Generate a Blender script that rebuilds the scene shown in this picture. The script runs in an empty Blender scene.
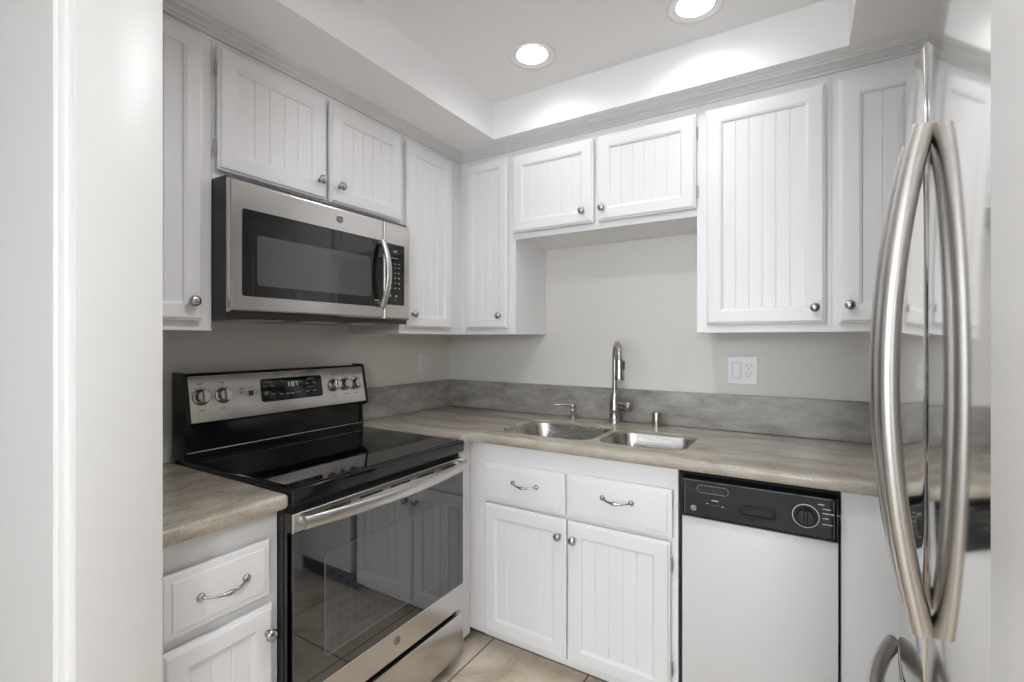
import bpy, bmesh, math, random
from mathutils import Vector, Matrix
PI = math.pi
random.seed(4)
SC = bpy.context.scene
COL = SC.collection

# ------------------------------------------------------------------ camera
cam_d = bpy.data.cameras.new('camera'); cam = bpy.data.objects.new('camera', cam_d); COL.objects.link(cam)
cam.location = (1.871, -2.308, 1.319)
cam.rotation_euler = (PI / 2, 0, math.radians(31.598))
cam_d.sensor_fit = 'HORIZONTAL'; cam_d.sensor_width = 36.0
cam_d.lens = 478.054 * 36 / 1024
cam_d.shift_y = -0.875 / 1024
cam_d.clip_start = 0.02
SC.camera = cam

# ------------------------------------------------------------------ world, light, exposure
W = bpy.data.worlds.new('world'); SC.world = W; W.use_nodes = True
bg = W.node_tree.nodes['Background']
bg.inputs[0].default_value = (0.84, 0.92, 1.0, 1); bg.inputs[1].default_value = 4.3
SC.view_settings.view_transform = 'Standard'; SC.view_settings.look = 'None'
SC.view_settings.gamma = 1.0; SC.view_settings.use_curve_mapping = False
SC.view_settings.exposure = 0.0
SC.cycles.max_bounces = 10; SC.cycles.diffuse_bounces = 7; SC.cycles.glossy_bounces = 5
SC.cycles.sample_clamp_indirect = 6.0
FRONT_POWER = 1.05         # the two recessed lamps near the back wall, W
BACK_POWER = 6.6          # the recessed lamp near the opening
DINING_FILL_POWER = 8  # two dining-room lamps added as fill, W
FILL_GLOBE = 46            # radiance of the unseen globe added for frontal fill
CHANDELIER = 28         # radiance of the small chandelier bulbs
ROOM_Y = -6.4             # rear wall of the dining room behind the camera


def area(name, loc, rot, sx, sy, power, color, shape='RECTANGLE'):
    l = bpy.data.lights.new(name, 'AREA'); l.shape = shape; l.size = sx
    if shape == 'RECTANGLE': l.size_y = sy
    l.energy = power; l.color = color
    o = bpy.data.objects.new(name, l); COL.objects.link(o); o.location = loc; o.rotation_euler = rot
    return o
# the dining-room window behind the camera lets in the sky (portal = sampling aid only)
wl = area('window_portal', (1.2, ROOM_Y - 0.13, 1.25), (PI / 2, 0, PI), 3.4, 2.0, 1, (1, 1, 1)); wl.data.cycles.is_portal = True

# ------------------------------------------------------------------ materials
def srgb(r, g, b):
    f = lambda c: (c / 255 / 12.92) if c / 255 <= 0.04045 else ((c / 255 + 0.055) / 1.055) ** 2.4
    return (f(r), f(g), f(b), 1)
def mat(name, color, rough=0.5, metal=0.0, **kw):
    m = bpy.data.materials.new(name); m.use_nodes = True
    b = m.node_tree.nodes['Principled BSDF']
    b.inputs['Base Color'].default_value = color if len(color) == 4 else (*color, 1)
    b.inputs['Roughness'].default_value = rough; b.inputs['Metallic'].default_value = metal
    for k, v in kw.items(): b.inputs[k.replace('_', ' ')].default_value = v
    return m
def nodes(m): return m.node_tree.nodes, m.node_tree.links, m.node_tree.nodes['Principled BSDF']
def coords(m, scale=(1, 1, 1)):
    n, l, b = nodes(m)
    g = n.new('ShaderNodeNewGeometry'); mp = n.new('ShaderNodeMapping'); mp.inputs['Scale'].default_value = scale
    l.new(g.outputs['Position'], mp.inputs['Vector']); return mp.outputs['Vector']
def noise(m, scale, detail=4, vec=(1, 1, 1), rough=0.55, dist=0.0):
    n, l, b = nodes(m); t = n.new('ShaderNodeTexNoise')
    t.inputs['Scale'].default_value = scale; t.inputs['Detail'].default_value = detail
    t.inputs['Roughness'].default_value = rough; t.inputs['Distortion'].default_value = dist
    l.new(coords(m, vec), t.inputs['Vector']); return t.outputs['Fac']
def bump(m, src, strength=0.1, dist=0.01):
    n, l, b = nodes(m); u = n.new('ShaderNodeBump'); u.inputs['Strength'].default_value = strength
    u.inputs['Distance'].default_value = dist; l.new(src, u.inputs['Height']); l.new(u.outputs['Normal'], b.inputs['Normal'])
def ramp(m, src, stops, to='Base Color'):
    n, l, b = nodes(m); r = n.new('ShaderNodeValToRGB'); e = r.color_ramp.elements
    while len(e) < len(stops): e.new(0.5)
    for i, (p, c) in enumerate(stops):
        e[i].position = p; e[i].color = c if len(c) == 4 else (*c, 1)
    l.new(src, r.inputs[0])
    if to: l.new(r.outputs[0], b.inputs[to])
    return r.outputs[0]

M = {}
M['cab'] = mat('white_cabinet_paint', srgb(239, 239, 241), 0.34)
bump(M['cab'], noise(M['cab'], 60, 3, (1, 1, .35)), 0.03, 0.001)
M['carcass'] = M['cab']
M['wall'] = mat('greige_wall_paint', srgb(226, 224, 219), 0.6)
bump(M['wall'], noise(M['wall'], 55, 4), 0.28, 0.006)
M['ceil'] = mat('white_ceiling_paint', srgb(244, 244, 245), 0.75)
bump(M['ceil'], noise(M['ceil'], 28, 4, rough=.6), 0.30, 0.008)
M['trim'] = mat('white_trim_paint', srgb(221, 221, 221), 0.38)
bump(M['trim'], noise(M['trim'], 45, 4, (1, 1, .3)), 0.16, 0.003)
M['roomwall'] = mat('pale_room_paint', srgb(192, 192, 192), 0.7)
bump(M['roomwall'], noise(M['roomwall'], 50, 3), 0.10, 0.003)

def stone(name, tint, vec):
    m = mat(name, (0.3, 0.3, 0.3), 0.17)
    n, l, b = nodes(m)
    a = noise(m, 5.0, 9, vec, 0.70, 0.25)
    c1 = ramp(m, a, [(0.28, tint[0]), (0.46, tint[1]), (0.58, tint[2]), (0.74, tint[3])], None)
    f = noise(m, 240, 3)
    g = ramp(m, f, [(0.3, (0.72, 0.72, 0.72, 1)), (0.7, (1.15, 1.15, 1.15, 1))], None)
    x = n.new('ShaderNodeMix'); x.data_type = 'RGBA'; x.blend_type = 'MULTIPLY'; x.inputs[0].default_value = 0.9
    l.new(c1, x.inputs[6]); l.new(g, x.inputs[7]); l.new(x.outputs[2], b.inputs['Base Color'])
    w = noise(m, 1.3, 5, (vec[0] * 1.5, vec[1] * 1.5, vec[2]), 0.6, 1.4)
    return m
M['stone'] = stone('polished_grey_brown_stone', [srgb(134, 122, 108), srgb(172, 163, 149), srgb(190, 183, 171), srgb(206, 200, 188)], (0.7, 2.2, 2.2))
M['stone_l'] = stone('polished_grey_brown_stone_along_wall', [srgb(134, 122, 108), srgb(172, 163, 149), srgb(190, 183, 171), srgb(206, 200, 188)], (2.2, 0.8, 2.2))
M['splash'] = stone('grey_stone_splash', [srgb(120, 115, 107), srgb(152, 149, 143), srgb(168, 165, 160), srgb(186, 182, 176)], (1.2, 1, 3.0))
M['splash_l'] = stone('grey_stone_splash_along_wall', [srgb(120, 115, 107), srgb(152, 149, 143), srgb(168, 165, 160), srgb(186, 182, 176)], (1, 1.2, 3.0))

def steel(name, color, rough, vec, spread=0.10, b_str=0.02):
    m = mat(name, color, rough, 1.0)
    n, l, b = nodes(m)
    s = noise(m, 90, 3, vec, 0.7)
    mr = n.new('ShaderNodeMapRange'); mr.inputs[3].default_value = rough - spread / 2; mr.inputs[4].default_value = rough + spread / 2
    l.new(s, mr.inputs[0]); l.new(mr.outputs[0], b.inputs['Roughness'])
    return m
M['steel'] = steel('brushed_steel_horizontal', (0.60, 0.575, 0.55, 1), 0.24, (1, 0.03, 6))
M['steel_b'] = steel('brushed_steel_sink', (0.60, 0.585, 0.56, 1), 0.27, (0.2, 4, 4))
M['steel_v'] = steel('brushed_fridge_steel', (0.76, 0.745, 0.72, 1), 0.085, (6, 6, 0.05), 0.03)
M['handle'] = steel('satin_handle_steel', (0.60, 0.575, 0.555, 1), 0.31, (6, 6, 0.2), 0.08)
M['nickel'] = mat('satin_nickel', (0.50, 0.485, 0.465), 0.26, 1.0)
M['chrome'] = mat('bright_chrome', (0.72, 0.72, 0.72), 0.10, 1.0)
M['gray'] = mat('dark_grey_enamel', (0.035, 0.035, 0.037), 0.42)
M['side'] = mat('fridge_grey_side_paint', (0.16, 0.16, 0.165), 0.45)
M['black'] = mat('black_plastic', (0.008, 0.008, 0.009), 0.28)
M['gap'] = mat('black_rubber_seal', (0.012, 0.012, 0.012), 0.8)
M['glass'] = mat('black_ceramic_glass', (0.004, 0.004, 0.005), 0.035, IOR=1.55)
M['ovenglass'] = mat('dark_oven_door_glass', (0.010, 0.011, 0.013), 0.03, IOR=2.1)
M['mwglass'] = mat('dark_microwave_glass', (0.010, 0.0095, 0.009), 0.04, IOR=1.6)
M['enamelblack'] = mat('black_enamel', (0.006, 0.006, 0.007), 0.12)
M['dwwhite'] = mat('white_appliance_panel', srgb(222, 222, 223), 0.30)
M['dwblack'] = mat('glossy_black_control_panel', (0.006, 0.007, 0.009), 0.04, IOR=1.42)
M['plate'] = mat('white_plastic_plate', srgb(236, 236, 236), 0.25)
M['slot'] = mat('dark_slot', (0.02, 0.02, 0.02), 0.6)
M['mark'] = mat('white_printed_marks', srgb(205, 208, 208), 0.5)
M['markdim'] = mat('grey_printed_marks', srgb(140, 142, 142), 0.5)
M['darkmark'] = mat('dark_printed_marks', srgb(70, 66, 62), 0.5)
M['hinge'] = mat('nickel_hinge', (0.55, 0.54, 0.52), 0.3, 1.0)
M['led'] = mat('glowing_green_digits', (0.2, 0.4, 0.2), 0.5); M['led'].node_tree.nodes['Principled BSDF'].inputs['Emission Color'].default_value = (0.85, 1.0, 0.72, 1); M['led'].node_tree.nodes['Principled BSDF'].inputs['Emission Strength'].default_value = 0.40
M['lens'] = mat('glowing_lamp_lens', (1, 1, 1), 0.5)
def lens_mat(name, strength, col=(1.0, 0.975, 0.94, 1)):
    m = mat(name, (0.9, 0.9, 0.9), 0.5); b = m.node_tree.nodes['Principled BSDF']
    b.inputs['Emission Color'].default_value = col; b.inputs['Emission Strength'].default_value = strength; return m
M['lens'] = lens_mat('glowing_lamp_lens', 9.0)
# perforated screen behind the two oven windows
def screen(name, a, b_, sc, rough, ior):
    m = mat(name, a, rough, IOR=ior); n, l, b = nodes(m)
    t = n.new('ShaderNodeTexVoronoi'); t.inputs['Scale'].default_value = sc; t.inputs['Randomness'].default_value = 0.0
    l.new(coords(m), t.inputs['Vector'])
    ramp(m, t.outputs['Distance'], [(0.25, a), (0.5, b_)]); return m
M['mwscreen'] = screen('microwave_window_screen', (0.050, 0.050, 0.050, 1), (0.085, 0.084, 0.082, 1), 330, 0.045, 1.6)
M['ovenscreen'] = screen('oven_window_screen', (0.011, 0.012, 0.014, 1), (0.038, 0.041, 0.046, 1), 36, 0.03, 2.1)

def tile_mat():
    m = mat('beige_stone_floor_tile', srgb(170, 155, 136), 0.32); n, l, b = nodes(m)
    t = n.new('ShaderNodeTexBrick'); t.offset = 0.0; t.squash = 1.0
    g = n.new('ShaderNodeNewGeometry'); mp = n.new('ShaderNodeMapping'); mp.inputs['Location'].default_value = (-0.695 + 0.446 * 8, 0.10 + 0.446 * 30, 0)
    l.new(g.outputs['Position'], mp.inputs['Vector']); l.new(mp.outputs['Vector'], t.inputs['Vector'])
    t.inputs['Scale'].default_value = 1.0; t.inputs['Brick Width'].default_value = 0.446; t.inputs['Row Height'].default_value = 0.446
    t.inputs['Mortar Size'].default_value = 0.0035; t.inputs['Mortar Smooth'].default_value = 0.1
    t.inputs['Mortar'].default_value = srgb(92, 84, 76)
    c = ramp(m, noise(m, 5.5, 8, rough=0.65, dist=0.6), [(0.3, srgb(168, 148, 128)), (0.48, srgb(204, 190, 170)), (0.7, srgb(222, 212, 196))], None)
    l.new(c, t.inputs['Color1']); l.new(c, t.inputs['Color2']); l.new(t.outputs['Color'], b.inputs['Base Color'])
    bump(m, t.outputs['Fac'], -0.4, 0.003)
    return m
M['tile'] = tile_mat()

# ------------------------------------------------------------------ helpers
FACE = {'B': lambda a, b, c: (a, -b, c), 'L': lambda a, b, c: (b, a, c), 'R': lambda a, b, c: (-b, a, c), 'W': lambda a, b, c: (a, b, c)}
TXROT = {'B': (PI / 2, 0, 0), 'L': (PI / 2, 0, PI / 2), 'R': (PI / 2, 0, -PI / 2)}

class MB:
    """collects geometry in (across, outward, up) coordinates of one facing; build() links ONE mesh object"""
    def __init__(s, face='W'): s.bm = bmesh.new(); s.f = FACE[face]
    def v(s, a, b, c): return s.bm.verts.new(s.f(a, b, c))
    def box(s, a0, a1, b0, b1, c0, c1, bev=0.0, seg=2):
        vs = [s.v(a, b, c) for a in (a0, a1) for b in (b0, b1) for c in (c0, c1)]
        q = [(0, 1, 3, 2), (4, 6, 7, 5), (0, 4, 5, 1), (2, 3, 7, 6), (0, 2, 6, 4), (1, 5, 7, 3)]
        fs = [s.bm.faces.new([vs[i] for i in k]) for k in q]
        if bev > 0:
            es = list({e for f in fs for e in f.edges})
            bmesh.ops.bevel(s.bm, geom=es, offset=bev, segments=seg, affect='EDGES', profile=0.5, clamp_overlap=True)
        return s
    def loops(s, rings, cap0=True, cap1=True, closed=False):
        """rings: equal-length lists of (a,b,c)"""
        R = [[s.v(*p) for p in r] for r in rings]; n = len(R[0])
        for i in range(len(R) - 1 + (1 if closed else 0)):
            A, B = R[i], R[(i + 1) % len(R)]
            for j in range(n): s.bm.faces.new((A[j], A[(j + 1) % n], B[(j + 1) % n], B[j]))
        if cap0 and not closed: s.bm.faces.new(R[0])
        if cap1 and not closed: s.bm.faces.new(R[-1])
        return s
    def rects(s, a0, a1, c0, c1, prof, cap0=True, cap1=True):
        """nested rectangles: prof = [(inset, outward)...]"""
        return s.loops([[(a0 + i, b, c0 + i), (a1 - i, b, c0 + i), (a1 - i, b, c1 - i), (a0 + i, b, c1 - i)] for i, b in prof], cap0, cap1)
    def rrects(s, a0, a1, c0, c1, r, prof, seg=5, cap0=True, cap1=True):
        def ring(i, b):
            rr = max(r - i, 0.0005); out = []
            for (ca, cc, st) in ((a1 - i - rr, c1 - i - rr, 0), (a0 + i + rr, c1 - i - rr, 1), (a0 + i + rr, c0 + i + rr, 2), (a1 - i - rr, c0 + i + rr, 3)):
                for k in range(seg + 1):
                    t = (st + k / seg) * PI / 2; out.append((ca + rr * math.cos(t), b, cc + rr * math.sin(t)))
            return out
        return s.loops([ring(i, b) for i, b in prof], cap0, cap1)
    def tube(s, pts, rad, n=12, cap=True, flat=None, closed=False):
        """sweep; rad number or list; flat=(w,h) factors for an elliptical section"""
        P = [Vector(p) for p in pts]; N = len(P)
        if not isinstance(rad, (list, tuple)): rad = [rad] * N
        rings = []; up = None
        for i, p in enumerate(P):
            if closed: t = (P[(i + 1) % N] - P[i - 1]).normalized()
            else: t = (P[min(i + 1, N - 1)] - P[max(i - 1, 0)]).normalized()
            if up is None:
                up = Vector((0, 0, 1)) if abs(t.z) < 0.9 else Vector((1, 0, 0))
            x = (up - t * up.dot(t)).normalized(); up = x; y = t.cross(x)
            fx, fy = flat if flat else (1, 1)
            rings.append([tuple(p + (x * math.cos(2 * PI * k / n) * fx + y * math.sin(2 * PI * k / n) * fy) * rad[i]) for k in range(n)])
        return s.loops(rings, cap, cap, closed)
    def lathe(s, o, axis, prof, n=24, cap0=True, cap1=True):
        """prof [(radius, along)] about axis through o (all in local coords)"""
        o = Vector(o); t = Vector(axis).normalized()
        u = Vector((0, 0, 1)) if abs(t.z) < 0.9 else Vector((1, 0, 0))
        x = (u - t * u.dot(t)).normalized(); y = t.cross(x)
        return s.loops([[tuple(o + t * h + (x * math.cos(2 * PI * k / n) + y * math.sin(2 * PI * k / n)) * max(r, 1e-4)) for k in range(n)] for r, h in prof], cap0, cap1)
    def build(s, name, m, parent=None, smooth=True, angle=32, label=None):
        bmesh.ops.recalc_face_normals(s.bm, faces=s.bm.faces)
        me = bpy.data.meshes.new(name); s.bm.to_mesh(me); s.bm.free()
        if smooth:
            me.polygons.foreach_set('use_smooth', [True] * len(me.polygons))
            me.set_sharp_from_angle(angle=math.radians(angle))
        me.materials.append(m)
        o = bpy.data.objects.new(name, me); COL.objects.link(o)
        if parent is not None:
            off = wloc(parent)
            for v in me.vertices: v.co -= off
            o.parent = parent
        if label: o['label'] = label
        return o

LOC = {}
def wloc(o): return LOC.get(o.as_pointer(), Vector((0, 0, 0)))
def thing(name, label, cat, loc, group=None):
    o = bpy.data.objects.new(name, None); COL.objects.link(o); o.location = loc; o.empty_display_size = 0.05
    o['label'] = label; o['category'] = cat
    if group: o['group'] = group
    LOC[o.as_pointer()] = Vector(loc); return o
def tag(o, label, cat, group=None):
    """single-mesh thing: move its origin to its base and describe it"""
    vs = [v.co.copy() for v in o.data.vertices]
    lo = Vector([min(v[i] for v in vs) for i in range(3)]); hi = Vector([max(v[i] for v in vs) for i in range(3)])
    c = Vector(((lo.x + hi.x) / 2, (lo.y + hi.y) / 2, lo.z))
    for v in o.data.vertices: v.co -= c
    o.location = c; LOC[o.as_pointer()] = c
    o['label'] = label; o['category'] = cat
    if group: o['group'] = group
    return o
def struct(o): o['kind'] = 'structure'; return o
def text(body, face, a, b, c, size, m, parent, name='lettering', ext=0.0003, align='CENTER', sx=1.0):
    cu = bpy.data.curves.new(name, 'FONT'); cu.body = body; cu.size = size; cu.extrude = ext
    cu.align_x = align; cu.align_y = 'CENTER'
    tmp = bpy.data.objects.new('tmp', cu); COL.objects.link(tmp); bpy.context.view_layer.update()
    me = bpy.data.meshes.new_from_object(tmp.evaluated_get(bpy.context.evaluated_depsgraph_get()))
    bpy.data.objects.remove(tmp); bpy.data.curves.remove(cu)
    me.transform(Matrix.Diagonal((sx, 1, 1, 1)))
    from mathutils import Euler
    me.transform(Euler(TXROT[face]).to_matrix().to_4x4())
    w = Vector(FACE[face](a, b, c)); me.transform(Matrix.Translation(w - wloc(parent)))
    me.materials.clear(); me.materials.append(m)
    o = bpy.data.objects.new(name, me); COL.objects.link(o); o.parent = parent; return o
def ringpts(a, c, r, n=28, b=0.0):
    return [(a + r * math.cos(2 * PI * k / n), b, c + r * math.sin(2 * PI * k / n)) for k in range(n)]

# children of children keep the world offset of the thing
def build_sub(mb, name, m, part, root, **k):
    o = mb.build(name, m, root, **k); o.parent = part; return o
def text_sub(body, face, a, b, c, size, m, part, root, **k):
    o = text(body, face, a, b, c, size, m, root, **k); o.parent = part; return o

# ------------------------------------------------------------------ room shell
def shell():
    wt = 0.12
    struct(MB().box(-2.6, 4.6, ROOM_Y - 0.1, 0.12, -0.08, 0).build('floor', M['tile'], smooth=False))
    struct(MB().box(-wt, 0, -1.85, wt, 0, 2.6).build('wall_left', M['wall'], smooth=False))
    struct(MB().box(0, 2.86, 0, wt, 0, 2.6).build('wall_back', M['wall'], smooth=False))
    struct(MB().box(2.86, 2.98, -1.85, wt, 0, 2.6).build('wall_right', M['wall'], smooth=False))
    # opening wall: left and right of the cased opening
    struct(MB().box(-2.6, 0.742, -1.974, -1.855, 0, 2.6).build('wall_front_left', M['roomwall'], smooth=False))
    struct(MB().box(1.992, 4.6, -1.974, -1.855, 0, 2.6).build('wall_front_right', M['roomwall'], smooth=False))
    # jamb boards and casings
    j = MB(); j.box(0.740, 0.753, -1.988, -1.850, 0, 2.276, 0.002); struct(j.build('trim_1', M['trim'], smooth=True))
    j = MB(); j.box(1.980, 1.992, -1.988, -1.850, 0, 2.276, 0.002); struct(j.build('trim_2', M['trim'], smooth=True))
    def casing(x_in, sgn, name):
        prof = [(0, 0), (0, .010), (.003, .013), (.010, .013), (.014, .010), (.030, .012), (.034, .016), (.046, .018), (.060, .018), (.066, .014), (.070, .014), (.074, .019), (.080, .020), (.084, .016), (.084, 0)]
        rings = []
        for z in (0.0, 2.276):
            rings.append([(x_in + sgn * a, -1.974 - b, z) for a, b in prof])
        struct(MB().loops(rings).build(name, M['trim'], angle=25))
    casing(0.742, -1, 'trim_3'); casing(1.992, 1, 'trim_4')
    # dining room around the camera
    struct(MB().box(-2.7, -2.6, ROOM_Y, -1.85, 0, 2.6).build('wall_dining_left', M['roomwall'], smooth=False))
    struct(MB().box(4.6, 4.7, ROOM_Y, -1.85, 0, 2.6).build('wall_dining_right', M['roomwall'], smooth=False))
    b = MB(); Y0, Y1 = ROOM_Y - 0.12, ROOM_Y - 0.0
    x0, x1, z0, z1 = -0.5, 2.9, 0.25, 2.25
    b.box(-2.7, x0, Y0, Y1, 0, 2.6); b.box(x1, 4.7, Y0, Y1, 0, 2.6); b.box(x0, x1, Y0, Y1, 0, z0); b.box(x0, x1, Y0, Y1, z1, 2.6)
    struct(b.build('wall_dining_rear', M['roomwall'], smooth=False))
    f = MB()
    for xa in (x0, 0.60, 1.74, x1 - 0.05): f.box(xa, xa + 0.05, Y0 + 0.03, Y0 + 0.08, z0, z1, 0.004)
    f.box(x0, x1, Y0 + 0.03, Y0 + 0.08, z0, z0 + 0.05, 0.004); f.box(x0, x1, Y0 + 0.03, Y0 + 0.08, z1 - 0.05, z1, 0.004)
    struct(f.build('window_1', M['trim']))
    # ceiling: kitchen soffit ring with a raised tray, dining ceiling
    tx0, tx1, ty0, ty1, zs, zc = 0.602, 1.990, -1.72, -0.412, 2.276, 2.447
    c = MB()
    c.box(-0.12, tx0, -1.974, 0.12, zs, 2.6); c.box(tx1, 2.98, -1.974, 0.12, zs, 2.6)
    c.box(tx0, tx1, ty1, 0.12, zs, 2.6); c.box(tx0, tx1, -1.974, ty0, zs, 2.6)
    struct(c.build('ceiling_soffit', M['ceil'], smooth=False))
    c = MB(); c.box(tx0, tx1, ty0, ty1, zc, 2.6); c.box(-2.7, 4.7, ROOM_Y - 0.12, -1.974, 2.447, 2.6)
    struct(c.build('ceiling', M['ceil'], smooth=False))
    # crown moulding on the cabinets
    def crown_prof():
        return [(0, 2.240), (.010, 2.240), (.0125, 2.2445), (.013, 2.248), (.019, 2.2495), (.024, 2.256), (.033, 2.261), (.039, 2.2625), (.041, 2.268), (.047, 2.270), (.047, 2.276), (0, 2.276)]
    pr = crown_prof()
    r0 = [(0.332 + o, -1.845, z) for o, z in pr]; r1 = [(0.332 + o, -(0.318 + o), z) for o, z in pr]
    struct(MB().loops([r0, r1]).build('trim_5', M['trim'], angle=20))
    r0 = [(0.332 + o, -(0.318 + o), z) for o, z in pr]; r1 = [(2.855, -(0.318 + o), z) for o, z in pr]
    struct(MB().loops([r0, r1]).build('trim_6', M['trim'], angle=20))
shell()

# ------------------------------------------------------------------ lights of the room and added fill lights
def can_light(x, y, label, z=2.447, power=4.0):
    t = thing('recessed_light', label, 'ceiling light', (x, y, z), 'recessed ceiling lights')
    MB().lathe((x, y, z), (0, 0, -1), [(.060, -.0), (.093, 0.0), (.0935, .003), (.090, .006), (.082, .0065), (.076, .003), (.060, .0005)], 40, False, False).build('trim_ring', M['plate'], t, angle=50)
    MB().lathe((x, y, z), (0, 0, -1), [(.0005, .0012), (.060, .0012), (.062, .0002)], 36, True, False).build('lens', M['lens'], t)
    l = area('lamp', (0, 0, -0.008), (0, 0, 0), 0.11, 0.11, power, (0.985, 0.99, 1.0), 'DISK'); l.data.spread = math.radians(152); l.parent = t
    return t
can_light(0.948, -0.655, 'round white recessed ceiling light near the inner corner of the ceiling tray', power=FRONT_POWER)
can_light(1.553, -0.615, 'round white recessed ceiling light cut by the top edge of the photo', power=FRONT_POWER)
can_light(1.43, -1.47, 'round white recessed ceiling light in the tray just inside the opening', power=BACK_POWER)
can_light(0.2, -3.6, 'added round recessed fill light in the dining room left of the camera', power=DINING_FILL_POWER)  # this lamp and the next are added out of view to light the room
can_light(2.9, -3.6, 'added round recessed fill light in the dining room right of the camera', power=DINING_FILL_POWER)
def fill_globe():  # hanging globe added out of view to brighten the kitchen from the front
    x, y, z = 2.05, -3.5, 1.75
    t = thing('fill_globe_lamp', 'added round white fill-light globe hanging unseen behind the camera', 'fill lamp', (x, y, z - .17))
    MB().lathe((x, y, 2.447), (0, 0, -1), [(.06, 0), (.06, .02), (.01, .03)], 24).build('canopy', M['nickel'], t)
    MB().tube([(x, y, 2.43), (x, y, z + .17)], .006, 8).build('stem', M['nickel'], t)
    MB().lathe((x, y, z), (0, 0, 1), [(.17 * math.sin(PI * k / 16), -.17 * math.cos(PI * k / 16)) for k in range(17)], 24).build('globe', lens_mat('fill_globe_glow', FILL_GLOBE, (.95, .975, 1.0, 1)), t)
fill_globe()
def chandelier():
    x, y, z = 1.10, -4.7, 1.80
    t = thing('chandelier', 'small nickel chandelier with round bulbs over the dining area behind the camera', 'chandelier', (x, y, z))
    MB().tube([(x, y, 2.447), (x, y, z)], .008, 10).build('stem', M['nickel'], t)
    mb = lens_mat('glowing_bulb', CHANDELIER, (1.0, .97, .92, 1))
    for k in range(5):
        q = 2 * PI * k / 5 + .3; bx, by = x + .26 * math.cos(q), y + .26 * math.sin(q)
        MB().tube([(x, y, z + .02), (x + .13 * math.cos(q), y + .13 * math.sin(q), z - .03), (bx, by, z), (bx, by, z + .05)], .006, 8).build('arm', M['nickel'], t)
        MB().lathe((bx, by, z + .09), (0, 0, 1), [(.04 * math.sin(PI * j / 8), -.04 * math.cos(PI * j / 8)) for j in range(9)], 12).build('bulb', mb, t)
chandelier()

# ------------------------------------------------------------------ cabinets
def door_mesh(mb, a0, a1, c0, c1, b, fr=0.062, gap=0.048, T=0.018, groove=True):
    fr2 = fr
    mb.rects(a0, a1, c0, c1, [(0, b), (0, b + .009), (.0015, b + .0115), (.0055, b + .0125), (.0075, b + .0165), (.011, b + T), (fr2 - .010, b + T), (fr2 - .007, b + .0165), (fr2 - .003, b + .0155), (fr2, b + .010), (fr2 + .002, b + .0085)], True, False)
    x0, x1, z0, z1 = a0 + fr2 + .001, a1 - fr2 - .001, c0 + fr2 + .001, c1 - fr2 - .001
    n = max(2, round((x1 - x0) / gap)); w = (x1 - x0) / n
    xs = []
    for i in range(n):
        s, e = x0 + i * w, x0 + (i + 1) * w
        if groove and i > 0: xs += [(s - .0030, b + .0095), (s - .0008, b + .0062), (s + .0008, b + .0062), (s + .0030, b + .0095)]
    xs = [(x0, b + .0095)] + xs + [(x1, b + .0095)]
    lo = [mb.v(x, y, z0) for x, y in xs]; hi = [mb.v(x, y, z1) for x, y in xs]
    for i in range(len(xs) - 1): mb.bm.faces.new((lo[i], lo[i + 1], hi[i + 1], hi[i]))
def add_knob(root, part, face, a, b, c, s=1.0):
    mb = MB(face)
    mb.lathe((a, b, c), (0, 1, 0), [(.0085 * s, -.001), (.0085 * s, .002), (.0055 * s, .004), (.0050 * s, .011), (.0085 * s, .014), (.0140 * s, .0165), (.0158 * s, .020), (.0150 * s, .0245), (.0105 * s, .0285), (.004 * s, .0300), (.0003, .0302)], 24)
    return build_sub(mb, 'knob', M['nickel'], part, root, angle=60)
def add_pull(root, part, face, a, b, c, span=0.105):
    mb = MB(face); n = 24; pts = []; rad = []
    for i in range(n + 1):
        t = i / n; x = a - span / 2 + span * t
        o = b + 0.004 + 0.022 * math.sin(PI * t) ** 0.75
        z = c + 0.0 - 0.006 * math.sin(PI * t)
        r = 0.0034 + 0.0035 * math.exp(-((t - .5) / .10) ** 2) + 0.0012 * math.exp(-((abs(t - .5) - .2) / .04) ** 2)
        pts.append((x, o, z)); rad.append(r)
    mb.tube(pts, rad, 10)
    for sx in (-1, 1):
        mb.lathe((a + sx * span / 2, b, c), (0, 1, 0), [(.0105, -.001), (.0105, .002), (.0085, .0055), (.0062, .0075), (.003, .009)], 16)
    return build_sub(mb, 'pull', M['nickel'], part, root, angle=60)
def add_hinge(root, part, face, a, b, c):
    mb = MB(face)
    mb.tube([(a, b, c - .022), (a, b, c - .012)], .0032, 10); mb.tube([(a, b, c - .010), (a, b, c + .010)], .0036, 10); mb.tube([(a, b, c + .012), (a, b, c + .022)], .0032, 10)
    mb.tube([(a, b, c - .027), (a, b, c - .022)], [.0012, .0028], 8); mb.tube([(a, b, c + .022), (a, b, c + .027)], [.0028, .0012], 8)
    return build_sub(mb, 'hinge', M['hinge'], part, root)
def add_door(root, face, a0, a1, c0, c1, b0, knob=None, hinges=(), name='door', fr=0.062, gap=0.048):
    b = b0 + .007                      # bumpers hold the door off the frame
    mb = MB(face); door_mesh(mb, a0, a1, c0, c1, b, fr, gap)
    d = mb.build(name, M['cab'], root, angle=18)
    if knob: add_knob(root, d, face, knob[0], b + .019, knob[1])
    for h in hinges: add_hinge(root, d, face, h[0], b + .006, h[1])
    return d
def add_drawer(root, face, a0, a1, c0, c1, b0, pull):
    b = b0 + .007
    mb = MB(face)
    mb.rects(a0, a1, c0, c1, [(0, b), (0, b + .010), (.002, b + .0125), (.006, b + .0135), (.016, b + .0150), (.0185, b + .0180), (.024, b + .019)], True, True)
    d = mb.build('drawer', M['cab'], root, angle=18)
    add_pull(root, d, face, pull[0], b + .019, pull[1], 0.108)
    return d

def frame_boxes(mb, a0, a1, c0, c1, b, openings):
    """carcass with a solid face; openings are shadow gaps only"""
    mb.box(a0, a1, 0.002, b, c0, c1, 0.0005, 1)

UZ0, UZ1 = 1.348, 2.272
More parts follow.
